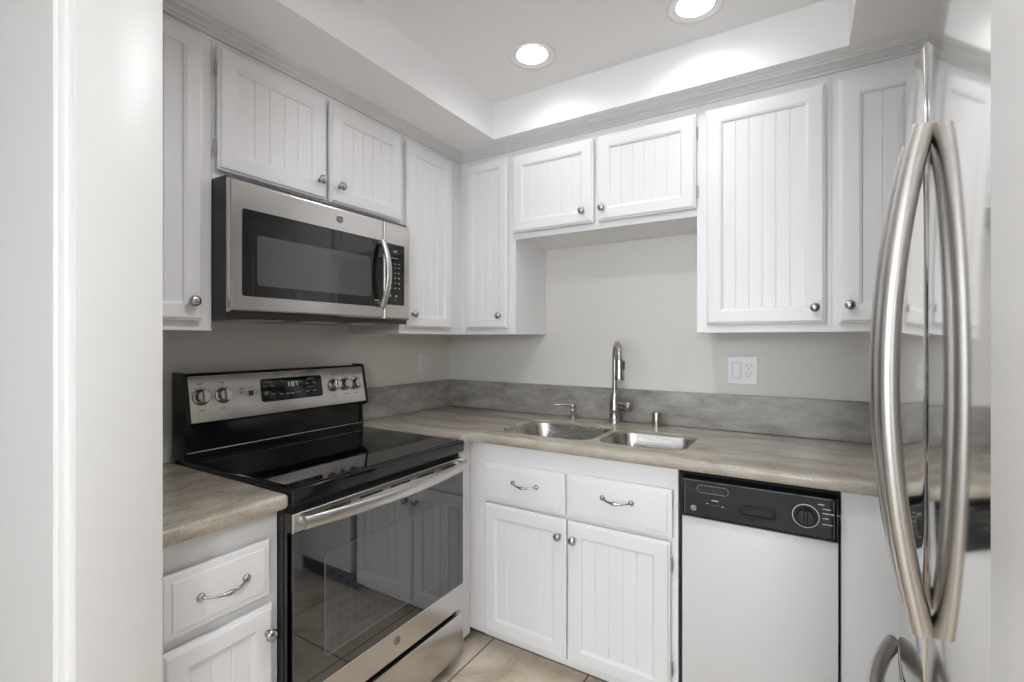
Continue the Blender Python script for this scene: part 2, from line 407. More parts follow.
# left wall uppers (facing +X, 'L': across = Y)
t = thing('wall_cabinet', 'tall white upper cabinet on the left wall, left of the microwave', 'cabinet', (0, -1.70, UZ0), 'white upper cabinets')
mb = MB('L'); frame_boxes(mb, -1.846, -1.549, UZ0, UZ1, 0.332, None); mb.build('body', M['cab'], t)
add_door(t, 'L', -1.835, -1.582, 1.376, 2.222, 0.333, (-1.616, 1.432), fr=0.055)
t = thing('wall_cabinet', 'short two-door white upper cabinet directly above the microwave', 'cabinet', (0, -1.155, 1.812), 'white upper cabinets')
mb = MB('L'); frame_boxes(mb, -1.548, -0.764, 1.812, UZ1, 0.332, None); mb.build('body', M['cab'], t)
add_door(t, 'L', -1.541, -1.156, 1.838, 2.216, 0.333, (-1.189, 1.903), [(-1.546, 2.145), (-1.546, 1.905)], fr=0.062, gap=0.05)
add_door(t, 'L', -1.139, -0.768, 1.838, 2.216, 0.333, (-1.101, 1.902), [], fr=0.062, gap=0.05)
t = thing('wall_cabinet', 'tall white upper cabinet on the left wall between microwave and room corner', 'cabinet', (0, -0.55, UZ0), 'white upper cabinets')
mb = MB('L'); frame_boxes(mb, -0.763, -0.003, UZ0, UZ1, 0.332, None); mb.build('body', M['cab'], t)
add_door(t, 'L', -0.732, -0.415, 1.376, 2.214, 0.333, (-0.706, 1.436), fr=0.058)
# back wall uppers (facing -Y, 'B': across = X)
t = thing('wall_cabinet', 'narrow white upper cabinet on the back wall beside the room corner', 'cabinet', (0.5, 0, UZ0), 'white upper cabinets')
mb = MB('B'); frame_boxes(mb, 0.334, 0.668, UZ0, UZ1, 0.318, None); mb.build('body', M['cab'], t)
add_door(t, 'B', 0.380, 0.631, 1.376, 2.214, 0.319, (0.592, 1.438), fr=0.052)
t = thing('wall_cabinet', 'short two-door white upper cabinet over the sink', 'cabinet', (1.086, 0, 1.808), 'white upper cabinets')
mb = MB('B'); frame_boxes(mb, 0.6685, 1.5035, 1.808, UZ1, 0.318, None); mb.build('body', M['cab'], t)
add_door(t, 'B', 0.662, 1.077, 1.836, 2.206, 0.319, (1.030, 1.889), fr=0.060, gap=0.05)
add_door(t, 'B', 1.095, 1.504, 1.836, 2.206, 0.319, (1.122, 1.889), [(1.5075, 2.13), (1.5085, 1.90)], fr=0.060, gap=0.05)
t = thing('wall_cabinet', 'wide single-door tall white upper cabinet above the outlet, right of the sink', 'cabinet', (1.72, 0, UZ0), 'white upper cabinets')
mb = MB('B'); frame_boxes(mb, 1.504, 1.9465, UZ0, UZ1, 0.318, None); mb.build('body', M['cab'], t)
add_door(t, 'B', 1.541, 1.929, 1.378, 2.206, 0.319, (1.897, 1.432), fr=0.060, gap=0.047)
t = thing('wall_cabinet', 'tall white upper cabinet partly hidden behind the refrigerator handles', 'cabinet', (2.36, 0, UZ0), 'white upper cabinets')
mb = MB('B'); frame_boxes(mb, 1.947, 2.856, UZ0, UZ1, 0.318, None); mb.build('body', M['cab'], t)
add_door(t, 'B', 1.966, 2.370, 1.378, 2.206, 0.319, (1.996, 1.437), fr=0.066, gap=0.05)
add_door(t, 'B', 2.390, 2.790, 1.378, 2.206, 0.319, (2.760, 1.437), fr=0.066, gap=0.05)

# base cabinets
t = thing('base_cabinet', 'white base cabinet with one drawer and door, left of the range', 'cabinet', (0.3, -1.68, 0), 'white base cabinets')
mb = MB('L'); mb.box(-1.846, -1.5225, 0.002, 0.626, 0.09, 0.862, 0.0015, 1); mb.box(-1.846, -1.5225, 0.002, 0.54, 0.0, 0.09); mb.build('body', M['cab'], t)
add_drawer(t, 'L', -1.807, -1.556, 0.637, 0.785, 0.627, (-1.677, 0.711))
add_door(t, 'L', -1.809, -1.547, 0.11, 0.609, 0.627, (-1.567, 0.541), fr=0.058)
t = thing('base_cabinet', 'white sink base cabinet with two drawers and two doors below the sink', 'cabinet', (1.05, -0.3, 0), 'white base cabinets')
mb = MB('B')
# hollow carcass so that the sink bowls hang inside it
mb.box(0.609, 1.497, 0.570, 0.610, 0.055, 0.880, 0.0015, 1)
mb.box(0.612, 0.630, 0.004, 0.570, 0.055, 0.880); mb.box(1.479, 1.497, 0.004, 0.570, 0.055, 0.880)
mb.box(0.630, 1.479, 0.004, 0.016, 0.055, 0.880); mb.box(0.630, 1.479, 0.016, 0.570, 0.055, 0.075); mb.box(0.64, 1.49, 0.50, 0.54, 0.0, 0.055)
mb.build('body', M['cab'], t)
DB = 0.611
add_drawer(t, 'B', 0.700, 1.078, 0.641, 0.802, DB, (0.902, 0.733))
add_drawer(t, 'B', 1.093, 1.482, 0.641, 0.806, DB, (1.287, 0.739))
add_door(t, 'B', 0.700, 1.083, 0.085, 0.627, DB, (1.057, 0.563), fr=0.062)
add_door(t, 'B', 1.089, 1.475, 0.085, 0.625, DB, (1.119, 0.561), [(1.4795, 0.548), (1.4795, 0.19)], fr=0.062)
t = thing('corner_filler', 'narrow white cabinet filler panel between the range and the inner corner', 'cabinet', (0.3, -0.68, 0))
mb = MB('L'); mb.box(-0.752, -0.6105, 0.004, 0.6105, 0.03, 0.880, 0.0015, 1); mb.build('panel', M['cab'], t)
t = thing('base_cabinet', 'plain white base cabinet end panel between dishwasher and refrigerator', 'cabinet', (2.4, -0.3, 0), 'white base cabinets')
mb = MB('B'); mb.box(1.958, 2.856, 0.004, 0.61, 0.0, 0.880, 0.0015, 1); mb.build('body', M['cab'], t)

# ------------------------------------------------------------------ countertops and splashes
def offset_poly(P, d):
    n = len(P); out = []
    for i in range(n):
        p0, p1, p2 = Vector(P[i - 1]), Vector(P[i]), Vector(P[(i + 1) % n])
        e1, e2 = (p1 - p0).normalized(), (p2 - p1).normalized()
        n1, n2 = Vector((-e1.y, e1.x)), Vector((-e2.y, e2.x))   # inward for CCW
        m = (n1 + n2) / (1 + n1.dot(n2)); out.append(tuple(p1 + m * d))
    return out
def round_corner(P, i, r, seg=6):
    p0, p1, p2 = Vector(P[i - 1]), Vector(P[i]), Vector(P[(i + 1) % len(P)])
    a = p1 + (p0 - p1).normalized() * r; b = p1 + (p2 - p1).normalized() * r
    arc = [tuple((1 - t) ** 2 * a + 2 * t * (1 - t) * p1 + t * t * b) for t in [k / seg for k in range(seg + 1)]]
    return P[:i] + arc + P[i + 1:]
def slab(P, z0, z1, holes, name, m):
    r = 0.013; bm = bmesh.new()
    prof = [(r, z1), (r * .55, z1 - .0012), (r * .2, z1 - r * .35), (0, z1 - r * .9), (0, z0 + r * .7), (r * .3, z0 + .002), (r, z0)]
    rings = [[bm.verts.new((x, y, z)) for x, y in offset_poly(P, d)] for d, z in prof]
    n = len(P)
    for A, B in zip(rings, rings[1:]):
        for j in range(n): bm.faces.new((A[j], A[(j + 1) % n], B[(j + 1) % n], B[j]))
    tops, bots = [], []
    for ring, lst in ((rings[0], tops), (rings[-1], bots)):
        for j in range(n): lst.append(bm.edges.get((ring[j], ring[(j + 1) % n])))
    for H in holes:
        hr = [[bm.verts.new((x, y, z)) for x, y in Hd] for Hd, z in ((offset_poly(H, -0.0025), z1), (H, z1 - .0025), (H, z0))]
        k = len(H)
        for A, B in zip(hr, hr[1:]):
            for j in range(k): bm.faces.new((A[j], A[(j + 1) % k], B[(j + 1) % k], B[j]))
        for j in range(k):
            tops.append(bm.edges.get((hr[0][j], hr[0][(j + 1) % k]))); bots.append(bm.edges.get((hr[2][j], hr[2][(j + 1) % k])))
    bmesh.ops.triangle_fill(bm, use_beauty=True, use_dissolve=False, edges=tops)
    bmesh.ops.triangle_fill(bm, use_beauty=True, use_dissolve=False, edges=bots)
    mb = MB(); mb.bm.free(); mb.bm = bm
    return mb.build(name, m, angle=40)
def rrect2(x0, x1, y0, y1, rs, seg=7):
    """CCW rounded rectangle; rs radii for corners (x1,y1),(x0,y1),(x0,y0),(x1,y0)"""
    out = []
    for (cx, cy, sx, sy, st, r) in ((x1, y1, -1, -1, 0, rs[0]), (x0, y1, 1, -1, 1, rs[1]), (x0, y0, 1, 1, 2, rs[2]), (x1, y0, -1, 1, 3, rs[3])):
        for k in range(seg + 1):
            a = (st + k / seg) * PI / 2; out.append((cx + sx * r + r * math.cos(a), cy + sy * r + r * math.sin(a)))
    return out
CZ = 0.921
bowlL = rrect2(0.705, 1.135, -0.552, -0.190, (.07, .10, .10, .07))
bowlR = rrect2(1.163, 1.497, -0.540, -0.222, (.07, .07, .07, .07))
P = [(0.004, -0.752), (0.658, -0.752), (0.658, -0.650), (2.856, -0.650), (2.856, -0.003), (0.004, -0.003)]
P = round_corner(P, 2, 0.02)
c = slab(P, 0.882, CZ, [bowlL, bowlR], 'countertop', M['stone'])
tag(c, 'long grey-brown polished stone countertop around the sink and corner', 'countertop')
P = [(0.004, -1.846), (0.683, -1.846), (0.683, -1.5205), (0.004, -1.5225)]
P = round_corner(P, 2, 0.018)
c = slab(P, 0.864, 0.903, [], 'countertop', M['stone_l'])
tag(c, 'short grey-brown stone countertop left of the range', 'countertop')
s = MB('B').box(0.0225, 2.856, 0.002, 0.0215, CZ + .0005, 1.080, 0.0015, 1).build('backsplash', M['splash']); tag(s, 'low grey stone backsplash along the back wall behind the faucet', 'backsplash')
s = MB('L').box(-0.752, -0.002, 0.002, 0.0215, CZ + .0005, 1.080, 0.0015, 1).build('backsplash', M['splash_l']); tag(s, 'low grey stone backsplash on the left wall between range and corner', 'backsplash')
s = MB('L').box(-1.846, -1.551, 0.002, 0.0215, 0.9045, 1.062, 0.0015, 1).build('backsplash', M['splash_l']); tag(s, 'sliver of grey stone backsplash at the left of the range control panel', 'backsplash')

# ------------------------------------------------------------------ sink
t = thing('sink', 'undermount stainless steel double-bowl sink in the stone countertop', 'sink', (1.1, -0.37, 0.68))
for B, depth, lab in ((bowlL, 0.200, 'left'), (bowlR, 0.190, 'right')):
    mb = MB(); rings = []
    zt = CZ - .0135
    for d, z in ((.0006, zt), (.0020, zt), (.0035, zt - .003), (.008, zt - depth * .55), (.012, zt - depth + .03), (.020, zt - depth + .012), (.034, zt - depth + .002), (.060, zt - depth)):
        rings.append([(x, y, z) for x, y in offset_poly(B, d)])
    mb.loops(rings, False, True)
    bw = mb.build('bowl', M['steel_b'], t, angle=60)
    cx = sum(p[0] for p in B) / len(B); cy = sum(p[1] for p in B) / len(B)
    dm = MB().lathe((cx, cy, zt - depth + .0005), (0, 0, 1), [(.043, 0), (.043, .002), (.036, .003), (.030, .0005), (.001, .0003)], 24)
    build_sub(dm, 'drain', M['chrome'], bw, t)

# ------------------------------------------------------------------ faucet set
fx, fy = 1.083, -0.078
t = thing('faucet', 'brushed nickel pull-down gooseneck faucet behind the sink', 'faucet', (fx, fy, CZ))
MB().lathe((fx, fy, CZ), (0, 0, 1), [(.030, 0), (.030, .006), (.0265, .010), (.0265, .060), (.0272, .062), (.0265, .064), (.0255, .095), (.022, .125), (.0165, .148), (.0135, .160)], 32).build('body', M['nickel'], t, angle=50)
dx, dy = 0.068, -0.130; L = math.hypot(dx, dy); ux, uy = dx / L, dy / L; R = L / 2
pts = [(fx, fy, CZ + .150), (fx, fy, CZ + .22), (fx, fy, 1.222)]
for k in range(1, 17):
    a = PI * k / 16; q = R - R * math.cos(a); pts.append((fx + ux * q, fy + uy * q, 1.222 + (R + .008) * math.sin(a)))
pts.append((fx + ux * L, fy + uy * L, 1.210))
MB().tube(pts, 0.0125, 18).build('spout', M['nickel'], t, angle=60)
hx, hy = fx + ux * L, fy + uy * L
h = MB().lathe((hx, hy, 1.232), (0, 0, -1), [(.014, 0), (.0190, .003), (.0190, .030), (.0200, .034), (.0225, .080), (.0235, .088), (.0220, .094), (.018, .094)], 28).build('spray_head', M['nickel'], t, angle=50)
mb = MB().box(hx + .015, hx + .024, hy - .007, hy + .007, 1.185, 1.225, .003); build_sub(mb, 'button', M['black'], h, t)
lv = MB().lathe((fx + .020, fy - .004, 1.005), (1, -.25, 0), [(.018, 0), (.0225, .006), (.0225, .040), (.0240, .042), (.0240, .064), (.020, .070), (.010, .072)], 24).build('valve', M['nickel'], t, angle=50)
mb = MB().tube([(fx + .078, fy - .018, 1.010), (fx + .082, fy - .022, 1.030), (fx + .086, fy - .03, 1.045)], [.006, .005, .0045], 10); build_sub(mb, 'lever', M['nickel'], lv, t)
sx_, sy_ = 0.862, -0.078
t = thing('soap_dispenser', 'small brushed nickel soap dispenser pump left of the faucet', 'soap dispenser', (sx_, sy_, CZ))
MB().lathe((sx_, sy_, CZ), (0, 0, 1), [(.020, 0), (.020, .005), (.012, .010), (.0105, .034), (.0125, .038), (.0125, .046), (.0105, .050), (.0095, .058)], 24).build('base', M['nickel'], t, angle=50)
MB().lathe((sx_, sy_, CZ + .052), (0, 0, 1), [(.012, 0), (.0145, .004), (.0145, .016), (.012, .022), (.005, .024)], 24).build('pump_head', M['nickel'], t, angle=50)
MB().tube([(sx_ - .008, sy_ - .006, CZ + .066), (sx_ - .045, sy_ - .030, CZ + .071), (sx_ - .072, sy_ - .048, CZ + .071), (sx_ - .078, sy_ - .052, CZ + .066)], [.006, .005, .0045, .004], 12).build('nozzle', M['nickel'], t)
a = MB().lathe((1.284, -0.078, CZ), (0, 0, 1), [(.027, 0), (.027, .004), (.0225, .006), (.0225, .060), (.0215, .064), (.018, .067), (.001, .0675)], 28).build('air_gap', M['nickel'], angle=40)
tag(a, 'short brushed nickel air gap cap right of the faucet', 'air gap')

# ------------------------------------------------------------------ outlets
t = thing('outlet', 'white double wall plate with rocker switch and duplex outlet on back wall', 'outlet', (1.634, 0, 1.126))
MB('B').rrects(1.573, 1.695, 1.126, 1.248, .006, [(0, .0005), (0, .003), (.003, .006)]).build('plate', M['plate'], t, angle=25)
MB('B').rrects(1.595, 1.628, 1.153, 1.221, .002, [(0, .006), (.0, .0075), (.001, .0082)]).build('rocker_surround', M['plate'], t)
mb = MB('B'); mb.loops([[(1.5985, .008, 1.157), (1.6245, .008, 1.157), (1.6245, .008, 1.217), (1.5985, .008, 1.217)], [(1.5985, .0125, 1.157), (1.6245, .0125, 1.157), (1.6245, .0085, 1.187), (1.5985, .0085, 1.187)]], True, True); mb.build('rocker', M['plate'], t)
for zc_ in (1.2045, 1.1695):
    r = MB('B').rrects(1.6445, 1.6745, zc_ - .0145, zc_ + .0145, .010, [(0, .006), (0, .0078), (.001, .0085)]).build('receptacle', M['plate'], t)
    mb = MB('B'); mb.box(1.6510, 1.6532, .0084, .0088, zc_ - .001, zc_ + .008); mb.box(1.6660, 1.6682, .0084, .0088, zc_ - .001, zc_ + .008)
    mb.lathe((1.6596, .0084, zc_ - .007), (0, 1, 0), [(.0028, 0), (.0028, .0004)], 10); build_sub(mb, 'slots', M['slot'], r, t)
mb = MB('B'); mb.tube([(p[0], .0061, p[1]) for p in rrect2(1.594, 1.629, 1.152, 1.222, (.002,) * 4, 3)], .0006, 5, closed=True); mb.build('switch_outline', M['markdim'], t)
t = thing('outlet', 'single white outlet plate on the left wall near the corner', 'outlet', (0, -0.240, 1.122))
MB('L').rrects(-0.279, -0.203, 1.124, 1.250, .006, [(0, .0005), (0, .003), (.003, .006)]).build('plate', M['plate'], t, angle=25)
for zc_ in (1.2035, 1.1705):
    r = MB('L').rrects(-0.257, -0.225, zc_ - .0155, zc_ + .0155, .008, [(0, .006), (0, .0078), (.001, .0085)]).build('receptacle', M['plate'], t)
    mb = MB('L'); mb.box(-.2475, -.2455, .0084, .0088, zc_ - .003, zc_ + .005); mb.box(-.2365, -.2345, .0084, .0088, zc_ - .003, zc_ + .005)
    build_sub(mb, 'slots', M['slot'], r, t)

# ------------------------------------------------------------------ badge used on the appliances (round monogram)
def badge(root, part, face, a, b, c, r, m_ring, m_disc, m_mark):
    mb = MB(face).lathe((a, b, c), (0, 1, 0), [(r, 0), (r, .0012), (r * .86, .0018), (r * .84, .0009), (.0002, .0009)], 28)
    o = build_sub(mb, 'badge', m_disc, part, root, angle=50)
    mb = MB(face); w = r * .07
    mb.tube(ringpts(a, c, r * .78, 28, b + .0013), w, 6, closed=True)
    # flowing monogram strokes and four curls near the rim
    mb.tube([(a - r * .10 + r * .30 * math.cos(q), b + .0014, c + r * .05 + r * .42 * math.sin(q)) for q in [0.6 + k * .42 for k in range(12)]], w, 6)
    mb.tube([(a + r * .28 + r * .24 * math.cos(q), b + .0014, c + r * .20 * (1 + math.sin(q)) - r * .1) for q in [0.4 + k * .45 for k in range(11)]], w, 6)
    mb.tube([(a + r * .28 + r * .26 * math.cos(q), b + .0014, c - r * .22 + r * .22 * math.sin(q)) for q in [2.0 + k * .42 for k in range(11)]], w, 6)
    for q in (.78, 2.35, 3.93, 5.5):
        mb.tube([(a + r * .60 * math.cos(q + d), b + .0014, c + r * .60 * math.sin(q + d)) for d in (-.3, -.1, .1, .3)], w, 6)
    build_sub(mb, 'monogram', m_mark, part, root); return o

# ------------------------------------------------------------------ range
def make_range():
    y0, y1 = -1.519, -0.757; w = y1 - y0
    t = thing('range', 'freestanding stainless steel electric range with black glass cooktop', 'oven range', (0.35, (y0 + y1) / 2, 0))
    m = MB('L'); m.box(y0 + .002, y1 - .002, 0.03, 0.640, 0.045, 0.866, 0.003); m.build('body', M['gray'], t)
    m = MB('L'); m.box(y0 + .020, y1 - .020, 0.60, 0.655, 0.02, 0.05); m.build('kick_plate', M['black'], t)
    # cooktop frame with rounded front edge, glass inset
    m = MB('L'); m.box(y0, y1, 0.062, 0.690, 0.868, 0.913, 0.005, 3); ck = m.build('cooktop', M['enamelblack'], t)
    m = MB('L'); m.rrects(y0 + .012, y1 - .012, .0, 1.0, .02, [(0, 0)], cap0=False, cap1=False); m.bm.free()
    g = MB(); g.rrects(0, 1, 0, 1, .01, [(0, 0)], cap0=False, cap1=False); g.bm.free()
    g = MB()
    ring = lambda i, z: [(x, y, z) for x, y in rrect2(0.108 + i, 0.676 - i, y0 + .014 + i, y1 - .014 - i, (.016,) * 4, 5)]
    g.loops([ring(0, .9128), ring(0, .9145), ring(.0015, .9155)])
    gl = g.build('glass_surface', M['glass'], t, smooth=False)
    # backguard: black riser, sloped black housing with steel face
    m = MB('L'); prof = [(.030, .868), (.095, .868), (.095, .931), (.080, .934), (.078, 1.040), (.112, 1.030), (.120, 1.036), (.090, 1.196), (.084, 1.204), (.030, 1.204)]
    # slab with the profile, extruded across the range
    m.loops([[(y0 + .002, b, c) for b, c in prof], [(y1 - .002, b, c) for b, c in prof]])
    bgd = m.build('backguard', M['enamelblack'], t, angle=30)
    # end caps slightly proud of the panel
    for ya, yb in ((y0 - .004, y0 + .006), (y1 - .006, y1 + .004)):
        m = MB('L'); sec = [(.022, .916), (.092, .916), (.090, .940), (.084, 1.010), (.122, 1.026), (.126, 1.034), (.094, 1.200), (.086, 1.208), (.022, 1.208)]
        m.loops([[(ya, p, q) for p, q in sec], [(yb, p, q) for p, q in sec]]); build_sub(m, 'end_cap', M['black'], bgd, t, angle=30)
    m = MB('L'); m.tube([(y0 + .008, .0925, .9345), (y1 - .008, .0925, .9345)], .0022, 8); build_sub(m, 'trim_bead', M['steel'], bgd, t)
    # steel face: plane from (b=.1215,c=1.037) to (.0925,c=1.195)
    B0, C0, B1, C1 = .1206, 1.037, .0912, 1.196
    nb, nc = (C1 - C0), (B0 - B1); ln = math.hypot(nb, nc); nb /= ln; nc /= ln    # outward normal
    def on(c, o=0.0):
        s = (c - C0) / (C1 - C0); return (B0 + (B1 - B0) * s + nb * o, c + nc * o)
    def plate(mb, a0, a1, c0, c1, o0, o1, r=.004, seg=4):
        out = []
        for (ca, cc, st) in ((a1 - r, c1 - r, 0), (a0 + r, c1 - r, 1), (a0 + r, c0 + r, 2), (a1 - r, c0 + r, 3)):
            for k in range(seg + 1):
                q = (st + k / seg) * PI / 2; out.append((ca + r * math.cos(q), cc + r * math.sin(q)))
        rings = []
        for o, ins in ((o0, 0), (o1 - .0006, 0), (o1, .0008)):
            ring_ = []
            for a_, c_ in out:
                ac, cc = (a0 + a1) / 2, (c0 + c1) / 2
                aa = a_ - ins * (1 if a_ > ac else -1); c2 = c_ - ins * (1 if c_ > cc else -1)
                bb, c3 = on(c2, o); ring_.append((aa, bb, c3))
            rings.append(ring_)
        mb.loops(rings)
    m = MB('L'); plate(m, y0 + .010, y1 - .010, C0 + .001, C1 - .001, 0, .0035); face = build_sub(m, 'control_face', M['steel'], bgd, t, angle=30)
    m = MB('L'); plate(m, -1.262, -0.992, 1.082, 1.170, .003, .0046, .012); ds = m.build('display', M['glass'], t, angle=30)
    def dash(mb, a, c, wd, hd, o):
        b0, c0 = on(c - hd / 2, o); b1, c1 = on(c + hd / 2, o)
        vs = [mb.v(a - wd / 2, b0, c0), mb.v(a + wd / 2, b0, c0), mb.v(a + wd / 2, b1, c1), mb.v(a - wd / 2, b1, c1)]; mb.bm.faces.new(vs)
    m = MB('L')
    for a_, c_ in ((-1.243, 1.140), (-1.215, 1.141), (-1.243, 1.111), (-1.213, 1.110), (-1.180, 1.107), (-1.155, 1.106), (-1.135, 1.106), (-1.105, 1.108), (-1.064, 1.108), (-1.030, 1.108), (-1.064, 1.140), (-1.030, 1.140)):
        dash(m, a_, c_, .016, .005, .005)
    for a_, c_ in ((-1.230, 1.156), (-1.048, 1.157), (-1.048, 1.124)): dash(m, a_, c_, .034, .003, .005)
    build_sub(m, 'lettering', M['markdim'], ds, t, smooth=False)
    # seven-segment style clock digits 1:07
    m = MB('L'); 
    def seg7(mb, a, c, d, w_=.0085, h_=.015):
        S = {'a': (a, c + h_ / 2, w_, .0022), 'g': (a, c, w_, .0022), 'd': (a, c - h_ / 2, w_, .0022), 'f': (a - w_ / 2, c + h_ / 4, .0022, h_ / 2), 'b': (a + w_ / 2, c + h_ / 4, .0022, h_ / 2), 'e': (a - w_ / 2, c - h_ / 4, .0022, h_ / 2), 'c': (a + w_ / 2, c - h_ / 4, .0022, h_ / 2)}
        for k in {'1': 'bc', '0': 'abcdef', '7': 'abc', '8': 'abcdefg'}[d]: dash(mb, *S[k], .0052)
    seg7(m, -1.150, 1.142, '1'); seg7(m, -1.128, 1.142, '0'); seg7(m, -1.113, 1.142, '7')
    dash(m, -1.1405, 1.147, .0024, .0024, .0052); dash(m, -1.1405, 1.137, .0024, .0024, .0052)
    build_sub(m, 'lettering', M['led'], ds, t, smooth=False)
    # printed marks around knobs
    m = MB('L')
    KN = (-1.473, -1.400, -0.932, -0.872, -0.814)
    for ky in KN:
        dash(m, ky, 1.168, .016, .003, .0038); dash(m, ky, 1.078, .018, .0025, .0038)
        for q in range(5): 
            an = math.radians(35 + 27 * q); dash(m, ky + .033 * math.cos(an), 1.122 + .033 * math.sin(an), .005, .0022, .0038)
    dash(m, -1.335, 1.140, .016, .0025, .0038); dash(m, -1.335, 1.126, .006, .005, .0038); dash(m, -1.300, 1.143, .014, .0025, .0038)
    build_sub(m, 'lettering', M['darkmark'], face, t, smooth=False)
    m = MB('L'); plate(m, -1.309, -1.290, 1.112, 1.131, .003, .0052, .002); build_sub(m, 'rocker_button', M['black'], face, t)
    for ky in KN:
        b_, c_ = on(1.122, .0035)
        m = MB('L'); m.lathe((ky, b_, c_), (0, nb, nc), [(.0265, 0), (.0265, .003), (.0235, .005), (.0215, .006), (.0205, .022), (.0185, .0255), (.001, .026)], 32)
        k = m.build('knob', M['steel'], t, angle=40)
        m = MB('L')
        ax = Vector((0, nb, nc)); up = Vector((0, -nc, nb)); rr = Vector((1, 0, 0)); o = Vector((ky, b_, c_))
        def P3(x, y, z): return tuple(o + rr * x + up * y + ax * z)
        m.loops([[P3(-.0058, -.0215, .010), P3(.0058, -.0215, .010), P3(.0058, .0215, .010), P3(-.0058, .0215, .010)], [P3(-.0058, -.0215, .030), P3(.0058, -.0215, .030), P3(.0058, .0215, .030), P3(-.0058, .0215, .030)], [P3(-.0040, -.019, .034), P3(.0040, -.019, .034), P3(.0040, .019, .034), P3(-.0040, .019, .034)]])
        build_sub(m, 'grip', M['steel'], k, t, angle=30)
        m = MB('L'); m.lathe((ky, b_, c_), (0, nb, nc), [(.028, -.0005), (.028, .0018), (.026, .0024)], 32, True, True); build_sub(m, 'skirt', M['black'], k, t)
    # vent trim above the door
    m = MB('L'); m.box(y0 + .004, y1 - .004, 0.640, 0.664, 0.846, 0.867); m.build('vent_gap', M['gap'], t)
    # oven door
    d = MB('L'); d.box(y0 + .004, y1 - .004, 0.645, 0.683, 0.240, 0.845, 0.004)
    dr = d.build('oven_door', M['gray'], t)
    m = MB('L'); m.rects(y0 + .003, y1 - .003, 0.792, 0.8445, [(0, .6832), (0, .6850), (.002, .687)]); build_sub(m, 'top_band', M['steel'], dr, t, smooth=False)
    m = MB('L'); m.rects(y0 + .003, y1 - .003, 0.2405, 0.335, [(0, .6832), (0, .6850), (.002, .687)]); build_sub(m, 'bottom_band', M['steel'], dr, t, smooth=False)
    m = MB('L'); m.rects(y0 + .004, y1 - .004, 0.3355, 0.7915, [(0, .66), (0, .6855), (.0015, .6868)]); win = build_sub(m, 'door_glass', M['ovenglass'], dr, t, smooth=False)
    m = MB('L'); m.rrects(y0 + .105, y1 - .110, 0.405, 0.700, .015, [(0, .6866), (0.0005, .6874)]); build_sub(m, 'window_screen', M['ovenscreen'], dr, t, smooth=False)
    m = MB('L')
    out = [(a_, .6877, c_) for a_, _, c_ in [(p[0], 0, p[1]) for p in rrect2(y0 + .104, y1 - .109, 0.404, 0.701, (.016,) * 4, 5)]]
    m.tube(out, .0007, 6, closed=True); build_sub(m, 'window_outline', M['markdim'], dr, t)
    # slots in the top band
    m = MB('L')
    for k in range(5):
        a_ = y0 + .105 + k * .128; m.box(a_, a_ + .092, .6865, .6876, 0.8235, 0.8300)
    build_sub(m, 'vent_slots', M['gap'], dr, t)
    # bowed handle
    m = MB('L'); n = 28; pts = []
    for i in range(n + 1):
        s = i / n; pts.append((y0 + .022 + (w - .040) * s, .712 + .030 * (1 - (2 * s - 1) ** 2), .822 - .004 * math.sin(PI * s)))
    m.tube(pts, .0145, 16, flat=(1.3, .75)); 
    for yy in (y0 + .034, y1 - .032): m.lathe((yy, .684, .822), (0, 1, 0), [(.015, 0), (.015, .010), (.012, .034)], 16)
    build_sub(m, 'handle', M['handle'], dr, t, angle=60)
    badge(t, dr, 'L', -1.129, .687, 0.300, .0165, M['nickel'], M['steel'], M['darkmark'])
    # storage drawer
    m = MB('L'); m.box(y0 + .004, y1 - .004, 0.60, 0.655, 0.05, 0.238); m.build('drawer_recess', M['gap'], t)
    m = MB('L'); m.box(y0 + .004, y1 - .004, 0.650, 0.688, 0.052, 0.222, 0.004); m.build('drawer', M['steel'], t)
    m = MB('L'); m.box(y0 + .002, y0 + .030, 0.645, 0.686, 0.052, 0.845, .002)
    for yy in (y0 + .03, y1 - .03):
        for xx in (.10, .60): MB().lathe((xx, yy, 0), (0, 0, 1), [(.018, 0), (.018, .012), (.010, .016), (.010, .05)], 14).build('foot', M['black'], t)
    m.bm.free()
make_range()

